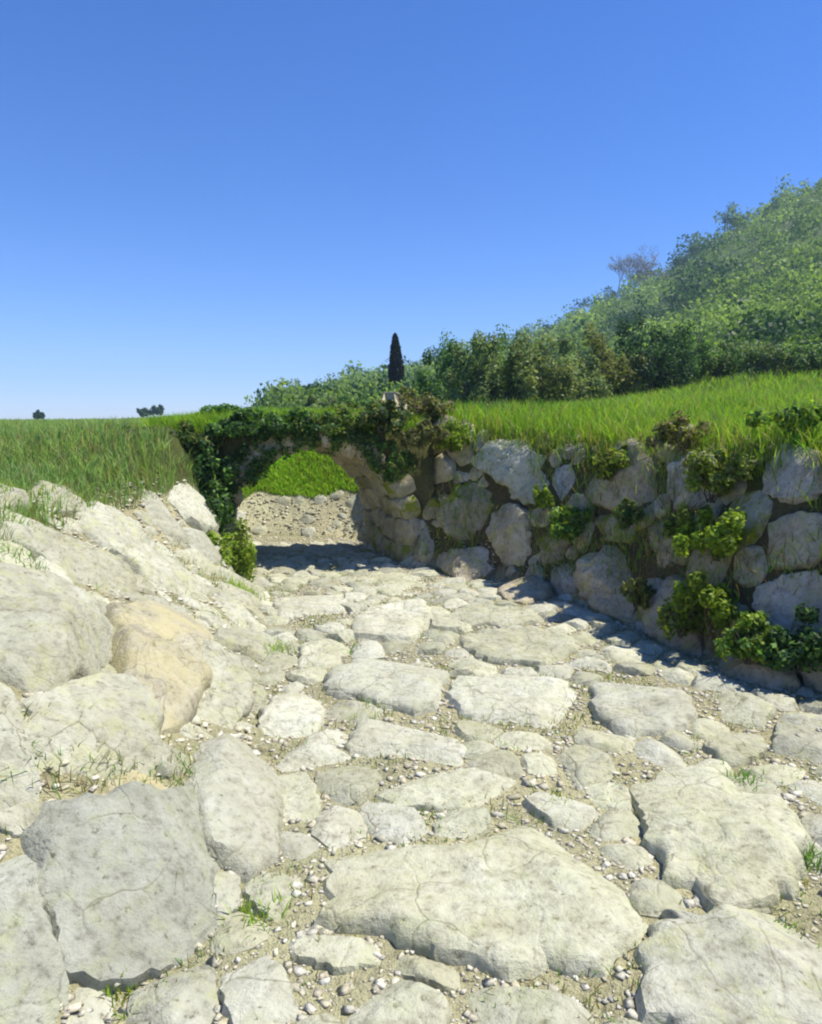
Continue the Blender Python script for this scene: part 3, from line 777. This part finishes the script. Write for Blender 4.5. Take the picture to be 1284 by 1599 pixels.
# sprigs on the stone bank, floor and wall foot: small grass tufts as things
def tuft(px, py, n, h, spread, col, label, seed, w=.006):
    c = cast([(px, py)])[0]; r = np.random.default_rng(seed)
    p = np.zeros((n,3)); p[:,:2] = r.normal(0, spread, (n,2))
    p[:,2] = terrain(c[0]+p[:,0], c[1]+p[:,1])-c[2]
    me = blades('grass_tuft', p, r.uniform(.4,1.1,n)*h, np.full(n, w), col*np.ones((n,3)), seed, .6, .3)
    return tag(link('grass_tuft', me, M_GRASS, None, c), label, 'grass tuft', None, 'stuff')

# ------------------------------------------------------------------ bushes
def leaf_cloud(centres, radii, n, size, cols, seed, shell=.55, up=.3, elong=1.6, dark_in=0.0):
    r = np.random.default_rng(seed)
    ci = r.integers(len(centres), size=n)
    dirs = r.normal(size=(n,3)); dirs /= np.linalg.norm(dirs, axis=1, keepdims=True)
    rad = (shell+(1-shell)*r.uniform(0,1,n)**.6)*r.uniform(.8,1.12,n)
    p = centres[ci] + dirs*radii[ci]*rad[:,None]
    nrm = dirs + r.normal(0,.6,(n,3)); nrm[:,2] += up; nrm /= np.linalg.norm(nrm, axis=1, keepdims=True)
    a = np.cross(nrm, r.normal(size=(n,3))); a /= np.linalg.norm(a, axis=1, keepdims=True)+1e-9
    b = np.cross(nrm, a)
    s = size*r.uniform(.6,1.3,(n,1))
    v = np.stack([p-a*s*elong*.5, p+b*s*.5+a*s*.1, p+a*s*elong*.5, p-b*s*.5+a*s*.1], 1)
    F_ = np.arange(n*4).reshape(n,4)
    lump = r.uniform(.75,1.25,(len(centres),1))
    c = cols[r.integers(len(cols), size=n)]*lump[ci]*r.uniform(.75,1.25,(n,1))
    return v.reshape(-1,3), F_, np.repeat(c, 4, 0)

ivy()
def lumps(R, n, seed, flatten=1.0, lr=.42):
    r = np.random.default_rng(seed); R = np.array(R, float)
    d = r.normal(size=(n,3)); d /= np.linalg.norm(d, axis=1, keepdims=True)
    d[:,2] = np.abs(d[:,2])*flatten
    c = d*R*r.uniform(.2,1.0,(n,1))*np.array([1.1,1.1,1.0]); c[:,2] += R[2]*.22
    rad = (R[None]*lr)*r.uniform(.6,1.25,(n,1))
    return c, rad

def tube(verts, faces, p0, p1, r0, r1, sides=5):
    p0, p1 = Vector(p0), Vector(p1); d = (p1-p0).normalized()
    a = d.cross(Vector((.3,.9,.2))).normalized(); b = d.cross(a); s = len(verts)
    for p, r in ((p0, r0), (p1, r1)):
        for k in range(sides):
            t_ = 2*math.pi*k/sides; verts.append(tuple(p+a*math.cos(t_)*r+b*math.sin(t_)*r))
    for k in range(sides):
        k2 = (k+1) % sides; faces.append((s+k, s+k2, s+sides+k2, s+sides+k))

def stems(R, n, seed, r0):
    rs = random.Random(seed); vs, fs = [], []
    for i in range(n):
        p = Vector((rs.uniform(-.08,.08)*R[0], rs.uniform(-.08,.08)*R[1], -.05*R[2])); rr = r0
        q = Vector((rs.uniform(-.6,.6)*R[0], rs.uniform(-.6,.6)*R[1], rs.uniform(.7,1.15)*R[2]))
        last = p
        for k in range(1, 5):
            t_ = k/4; m = p.lerp(q, t_)+Vector((rs.gauss(0,.06)*R[0], rs.gauss(0,.06)*R[1], 0))
            tube(vs, fs, last, m, rr, rr*.72); last = m; rr *= .72
    me = bpy.data.meshes.new('stem'); me.from_pydata(vs, [], fs); me.update(); return me

def shrub(name, label, cat, loc, R, n, size, cols, seed, nl=14, group=None, elong=1.6, lr=.42, stem=True, flatten=1.0, shell=.5):
    root = empty(name, loc, label, cat, group)
    c, rad = lumps(R, nl, seed, flatten, lr)
    v, f, t_ = leaf_cloud(c, rad, n, size, np.array(cols), seed+1, shell=shell, elong=elong)
    link('foliage', mesh_np('foliage', v, f, t_), M_LEAF, root)
    if stem: link('stem', stems(R, 6, seed+2, max(.006, .035*R[2]/1.5)), M_BARK, root)
    return root
def on(px, r):
    """a spot at distance r along the direction of photo column px"""
    q = (px-W0/2)/FPX; x, y = q*r, r
    return (x, y, float(terrain(x, y)))

G1 = [(.10,.21,.04),(.15,.28,.05),(.07,.15,.04)]          # mid green
G2 = [(.21,.31,.025),(.29,.37,.04),(.14,.22,.03)]          # yellow green
G3 = [(.045,.10,.035),(.065,.13,.05),(.03,.065,.025)]       # dark
G4 = [(.19,.26,.10),(.24,.30,.13),(.13,.20,.07)]          # grey olive
G5 = [(.19,.22,.05),(.15,.17,.05),(.24,.25,.08)]          # olive yellow

# over the hollow
for X_b, Y_b, Z_b, R, cols, n, lab, sd_ in [
 (-2.75, 7.55, 1.05, (.42,.35,.34), G1+G5, 3000, 'low leafy bush left of the arch, where the field grass ends', 60),
 (-2.25, 7.3, 1.10, (.34,.30,.30), G1+G3+G5, 3600, 'dark green bush over the upper left shoulder of the arch', 61),
 (-1.70, 7.3, 1.30, (.38,.24,.22), G3+G1, 3400, 'darkest bush on the arch, hanging over its crown left of the middle', 65),
 (-1.20, 7.34, 1.33, (.36,.24,.22), G3+G1+G1, 3400, 'dark green bush with blue green leaves over the middle of the arch', 62),
 (-.72, 7.32, 1.34, (.34,.24,.22), G1+G5, 3000, 'green bush on the crown of the arch right of the middle', 63),
 (-.30, 7.25, 1.38, (.26,.24,.26), G5+G3, 2600, 'small yellow brown bush at the right shoulder of the arch', 64),
 (-1.9, 8.05, 1.42, (.60,.35,.20), G1, 3000, 'low green bush on the back left of the arch top', 67),
 (-.8, 8.05, 1.42, (.60,.35,.20), G1+G5, 3000, 'low yellowish bush on the back right of the arch top', 68),
 (-2.45, 7.0, .70, (.36,.26,.40), G1+G5+G2, 3600, 'mixed green and olive bush against the left side of the arch', 56),
 (-2.02, 7.02, .82, (.22,.20,.34), G3+G1, 2800, 'dark bush hugging the left springing of the arch', 57),
 (.10, 7.12, 1.22, (.26,.16,.22), G5+[(.20,.16,.09)], 2200, 'straggly brownish bush at the junction of wall and arch', 58),
 (-.10, 7.12, .98, (.14,.12,.18), G1+G5, 1200, 'small green bush rooted beside the right springing of the arch', 59),
 (.12, 7.75, 1.40, (.42,.32,.34), G5+[(.20,.16,.09),(.26,.21,.12)], 3200, 'brownish dry bush on the bank top where wall and arch meet', 66)]:
    shrub('bush', lab, 'bush', (X_b, Y_b, Z_b), R, n, .030, cols, sd_, 30, lr=.27)
# on the nose of the boulder bank
c = cast([(352, 800)])[0]
shrub('bush', 'dark stemmed green bush standing between the boulder bank and the hollow', 'bush', (-2.05, 6.85, .22), (.30,.34,.58), 4200, .032, G1+G3, 70, 30, lr=.27)
shrub('bush', 'bright green leafy clump spilling down at the end of the boulder bank', 'bush', (-1.60, 6.45, .02), (.26,.32,.46), 4000, .028, G2, 71, 26, lr=.3, stem=True)

# plants growing from the wall
def wallplant(px, py, R, n, size, cols, label, seed):
    c = cast([(px, py)])[0]; nn = tnormal(c[0], c[1], .1)
    loc = c+nn*.12; R = (R[0]*1.4, R[1]*1.4, R[2]*2.0); n = int(n*2.8)
    return shrub('wall_plant', label, 'plant', tuple(loc), R, n, size, cols, seed, 18, 'leafy plants rooted in the wall', stem=True, lr=.30, flatten=1.0, shell=.2)
WP = [
 (1130, 790, (.16,.16,.15), 1100, G2+G5, 'yellow green leafy plant high in the wall, between the two blue grey top blocks'),
 (1140, 880, (.17,.16,.17), 1300, G2, 'bushy lime green plant halfway up the wall, left of the round brown block'),
 (1095, 860, (.11,.12,.11), 700, G5+G2, 'small olive plant halfway up the wall, left of the bushiest plant'),
 (1130, 985, (.15,.15,.14), 1100, G2, 'bright green plant low in the wall, left of the pale blue grey block'),
 (1165, 1065, (.15,.14,.12), 900, G1+G2, 'green plant at the foot of the wall, under the other plants'),
 (968, 755, (.14,.12,.13), 900, G5+G2, 'yellow green moss-like plant covering the dark square block near the wall top'),
 (905, 850, (.13,.12,.13), 800, G1+G2, 'dark green plant in the middle of the wall, right of the upright brown block'),
 (1010, 960, (.09,.09,.09), 420, G5, 'small olive sprig low on the bulge of the wall'),
 (660, 755, (.12,.10,.10), 500, G1+G5, 'small green plant near the far end of the wall'),
 (715, 710, (.14,.12,.12), 700, G2, 'green plant hanging over the wall top, left of the pale lichened block'),
 (1080, 715, (.16,.12,.10), 700, G5+[(.25,.20,.11)], 'olive and straw coloured plant at the wall top, right of the square block'),
 (860, 800, (.07,.07,.09), 400, G2, 'small bright plant in the wall right of the upright brown block'),
 (1000, 830, (.09,.08,.09), 450, G1+G5, 'small dull green plant in the middle of the wall under the mossy square block'),
 (1060, 1020, (.10,.09,.12), 500, G2+G5, 'yellowish plant low on the wall, left of the two at its foot'),
 (1240, 700, (.15,.12,.09), 600, G1+G2, 'green plant on the wall top over the right blue grey block'),
 (1265, 1060, (.15,.13,.13), 700, G1+G3, 'dark green plant at the foot of the wall by the edge of the picture'),
]
for i, (px, py, R, n, cols, lab) in enumerate(WP):
    wallplant(px, py, R, n, .024, cols, lab, 200+i*5)
for i, a in enumerate([
 (35, 885, 130, .13, .06, GREEN, 'green grass tuft above the broad grey boulder at the left edge'),
 (8, 1035, 60, .09, .03, GREEN, 'small green tuft in the gap under the broad grey boulder at the left edge'),
 (215, 890, 60, .09, .035, DRY, 'dry straw tuft between the two long boulders near the top of the bank'),
 (120, 935, 50, .08, .03, GREEN, 'thin green tuft to the right of the broad grey boulder top'),
 (420, 1020, 170, .10, .09, LIME, 'spread yellow green tuft on the soil at the foot of the bank'),
 (590, 1108, 90, .06, .08, LIME*.8, 'olive tuft in the joint below the long pale slab'),
 (560, 1020, 60, .06, .05, GREEN, 'low green tuft behind the long pale slab'),
 (400, 1440, 60, .07, .03, LIME, 'green tuft at the corner of the largest grey boulder'),
 (190, 1535, 50, .05, .03, LIME*.8, 'olive tuft in the hollow below the largest grey boulder'),
 (1270, 1350, 60, .08, .03, GREEN, 'green tuft at the right edge beside the broad sloping slab'),
 (1160, 1225, 70, .07, .04, GREEN, 'green tuft behind the broad sloping slab'),
 (870, 1260, 60, .06, .04, LIME*.8, 'olive tuft behind the largest paving slab'),
 (380, 930, 140, .14, .07, LIME, 'bright green tuft under the leafy clump at the end of the bank'),
]): tuft(a[0], a[1], a[2], a[3], a[4], a[5], a[6], 300+i)

# ------------------------------------------------------------------ bushes between meadow and hill
MB = [
 (505, 24, (.9,.8,.75), G4, 'pale grey green bush at the left end of the hillside scrub'),
 (560, 30, (1.2,1.,.9), G1, 'rounded green bush left of the cypress'),
 (655, 26, (.9,.8,.65), G4, 'low grey green bush just right of the cypress'),
 (700, 24, (1.2,1.,2.1), G1, 'tall green bush where the scrub first steps up, right of the cypress'),
 (738, 21, (1.2,.9,2.0), G4, 'grey green bush with upright shoots above the pale wall block'),
 (785, 22, (1.3,1.,2.2), G1+G2, 'bright green bush, tallest of the row in front of the hill'),
 (835, 21, (1.4,1.,1.9), G4+G5, 'olive bush right of the tallest bright green one'),
 (885, 23, (1.5,1.,1.9), G4, 'broad olive bush halfway along the row in front of the hill'),
 (940, 24, (1.5,1.,2.0), G5, 'olive yellow bush left of the dark thicket'),
 (1000, 25, (1.6,1.2,2.2), G3, 'dark bush at the left of the thicket'),
 (1045, 26, (1.6,1.2,2.0), G3+G1, 'dark bush at the right of the thicket'),
 (1110, 27, (1.6,1.2,1.6), G4+G1, 'grey green bush right of the dark thicket'),
 (1190, 27, (1.5,1.,1.1), G4, 'low olive bush below the steep part of the hill'),
 (1265, 26, (1.3,1.,1.2), G1+G4, 'mixed green bush by the right edge below the hill'),
]
for i, (px, r, R, cols, lab) in enumerate(MB):
    shrub('hill_bush', lab, 'bush', on(px, r), R, 7000, .062, cols, 400+i*7, 44, 'bushes along the foot of the hill', elong=2.0, lr=.24, shell=.25)

# cypress
def cypress():
    loc = on(622, 46); root = empty('cypress_tree', loc, 'dark narrow cypress tree standing alone against the sky, leaning slightly', 'tree')
    r = np.random.default_rng(77); n = 7000; H = 4.7
    f = r.uniform(.02,1,n); prof = .55*np.sin(np.clip(f*.93+.07,0,1)*np.pi)**.55*(1.15-.55*f)
    a = r.uniform(0,2*np.pi,n); rr = prof*r.uniform(.55,1.05,n)
    cen = np.stack([np.cos(a)*rr, np.sin(a)*rr, f*H+.1], 1)
    v, fc, t_ = leaf_cloud(cen, np.full((n,3), .05), n, .10, np.array([(.018,.03,.02),(.012,.022,.016)]), 78, elong=2.2)
    # slight lean
    v[:,0] -= (v[:,2]/H)*.18
    link('crown', mesh_np('crown', v, fc, t_), M_LEAF, root)
    vs, fs = [], []; tube(vs, fs, (0,0,-.3), (-.05,0,1.2), .09, .06, 8)
    me = bpy.data.meshes.new('trunk'); me.from_pydata(vs, [], fs); link('trunk', me, M_BARK, root)
cypress()

# bare pale tree on the slope
def bare_tree():
    loc = on(985, 195); root = empty('bare_tree', loc, 'thin pale tree with almost bare pinkish twigs rising over the hillside scrub', 'tree')
    root.scale = (2.6, 2.6, 1.9)
    rs = random.Random(5); vs, fs = [], []; tips = []
    def grow(p, d, L, r, depth):
        q = p+d*L; tube(vs, fs, p, q, r, r*.7, 5)
        if depth == 0: tips.append(q); return
        for _ in range(3 if depth > 1 else 4):
            nd = (d+Vector((rs.gauss(0,.42), rs.gauss(0,.42), rs.gauss(.12,.2)))).normalized()
            grow(q, nd, L*rs.uniform(.6,.85), r*.66, depth-1)
    for k in range(11):
        grow(Vector((rs.uniform(-2.6,2.6), rs.uniform(-.8,.8), -.3)), Vector((rs.gauss(0,.18), 0, 1)).normalized(), rs.uniform(.9,2.0), .05, 4)
    me = bpy.data.meshes.new('trunk'); me.from_pydata(vs, [], fs); link('trunk', me, M_TWIG, root)
    T_ = np.array([tuple(t__) for t__ in tips])
    v, fc, t_ = leaf_cloud(T_, np.full((len(T_),3), .3), 1800, .09, np.array([(.22,.18,.14),(.16,.18,.10)]), 79)
    link('crown', mesh_np('crown', v, fc, t_), M_LEAF, root)
bare_tree()

# ridge trees, one by one
RT = [
 (1045, 190, 3.6, 'dark tree on the ridge just above the bare pale tree'),
 (1068, 200, 3.0, 'low ridge tree at the first step of the skyline'),
 (1112, 205, 5.4, 'tall dark tree at the middle step of the ridge skyline'),
 (1140, 215, 3.6, 'rounded ridge tree right of the middle step'),
 (1172, 215, 3.4, 'ridge tree in the gap before the upper step'),
 (1205, 220, 3.8, 'ridge tree below the upper step of the skyline'),
 (1243, 220, 5.6, 'tall dark tree at the upper step of the ridge'),
 (1262, 225, 4.4, 'ridge tree between the upper step and the highest tree'),
 (1284, 225, 6.0, 'highest ridge tree, cut by the right edge'),
 (905, 120, 2.2, 'small tree on the lower skyline left of the bare pale tree'),
 (868, 110, 1.6, 'smallest tree on the lower skyline'),
 (770, 60, 2.4, 'narrow dark little tree poking over the row of bushes'),
 (228, 130, 2.6, 'round dark tree, left one of the pair on the far edge of the field'),
 (250, 130, 2.8, 'round dark tree, right one of the pair on the far edge of the field'),
 (64, 110, 2.2, 'thin little tree alone on the flat horizon at far left'),
]
for i, (px, r, H, lab) in enumerate(RT):
    H *= 1.5 if r > 180 else 1.0
    w = H*.42 if H > 2.3 else H*.3
    root = empty('tree', on(px, r), lab, 'tree', 'trees on the skyline')
    cc, rad = lumps((w, w, H*.5), 12, 600+i, 1.0, .45); cc[:,2] += H*.25
    v, fc, t_ = leaf_cloud(cc, rad, 700, .34, np.array([(.05,.11,.05),(.07,.14,.06)]), 700+i, elong=1.5)
    link('crown', mesh_np('crown', v, fc, t_), M_LEAF, root)
    vs, fs = [], []; tube(vs, fs, (0,0,-.3), (0,0,H*.6), .12, .06, 6)
    me = bpy.data.meshes.new('trunk'); me.from_pydata(vs, [], fs); link('trunk', me, M_BARK, root)

# the scrub that covers the hillside, one mass
def scrub(name, label, n, seed, r0, r1, q0, q1, smin, smax, leaves, cols, leafk=.16):
    r = np.random.default_rng(seed)
    rad = r0*(r1/r0)**r.uniform(0,1,n); q = r.uniform(q0, q1, n)
    x, y = q*rad, rad
    E = np.interp(q, QT, ET); keep = E > .012
    x, y, rad = x[keep], y[keep], rad[keep]; n = len(x)
    z = terrain(x, y)
    H = (smin+(smax-smin)*r.uniform(0,1,n)**1.8)*(.35+.65*smooth(rad, r0, 140))*(.7+.6*np.clip(.5+.5*wavy(x, y, 14),0,1))
    tone = np.clip(.5+.95*wavy(x+50, y, 25)+r.normal(0,.3,n), 0, 1)
    VV, FF, TT = [], [], []; s = 0
    K = 5
    cen = np.repeat(np.stack([x, y, z+H*.3], 1), K, 0); Hk = np.repeat(H, K)
    cen = cen + r.normal(0, 1, cen.shape)*np.stack([Hk*.32, Hk*.32, Hk*.22], 1)
    rad3 = np.stack([Hk*.36, Hk*.36, Hk*.34], 1)*r.uniform(.6,1.2,(len(Hk),1))
    m = leaves//K
    idx = np.repeat(np.arange(len(cen)), m)
    d = r.normal(size=(len(idx),3)); d /= np.linalg.norm(d, axis=1, keepdims=True)
    p = cen[idx]+d*rad3[idx]*r.uniform(.6,1.1,(len(idx),1))
    nr = d+r.normal(0,.5,d.shape); nr /= np.linalg.norm(nr, axis=1, keepdims=True)
    a = np.cross(nr, r.normal(size=nr.shape)); a /= np.linalg.norm(a, axis=1, keepdims=True)+1e-9
    b = np.cross(nr, a); sz_ = (np.minimum(Hk[idx]*leafk, .0034*np.hypot(cen[idx,0], cen[idx,1]))*r.uniform(.6,1.3,len(idx)))[:,None]
    v = np.stack([p-a*sz_, p+b*sz_*.7, p+a*sz_, p-b*sz_*.7], 1).reshape(-1,3)
    F_ = np.arange(len(v)).reshape(-1,4)
    tk_ = np.repeat(np.repeat(tone, K), m)
    ca = np.array(cols[0]); cb_ = np.array(cols[1])
    c = ca*(1-tk_[:,None])+cb_*tk_[:,None]
    c = c*r.uniform(.7,1.3,(len(c),1))
    o = link(name, mesh_np(name, v, F_, np.repeat(c, 4, 0)), M_LEAF); tag(o, label, 'scrub', kind='stuff')
scrub('hill_scrub', 'green scrub and bushes covering the hillside that rises to the right', 3500, 801, 30, 235, -.2, .66, 1.2, 6.0, 140, [(.03,.08,.03),(.27,.38,.09)], .068)

# ------------------------------------------------------------------ air
def haze():
    x0, x1, y0, y1, z0, z1 = -1000, 1000, -120, 1200, -8, 100
    vs = [(x,y,z) for x in (x0,x1) for y in (y0,y1) for z in (z0,z1)]
    fs = [(0,1,3,2),(4,6,7,5),(0,4,5,1),(2,3,7,6),(0,2,6,4),(1,5,7,3)]
    me = bpy.data.meshes.new('haze'); me.from_pydata(vs, [], fs)
    b = NT('air'); v = b.n('ShaderNodeVolumePrincipled')
    v.inputs['Color'].default_value = (.55,.76,1,1); v.inputs['Density'].default_value = .00065
    b.l(v.outputs[0], b.out.inputs['Volume'])
    tag(link('haze', me, b.m), 'thin bluish haze in the air over the field and hill', 'haze', kind='stuff')
haze()
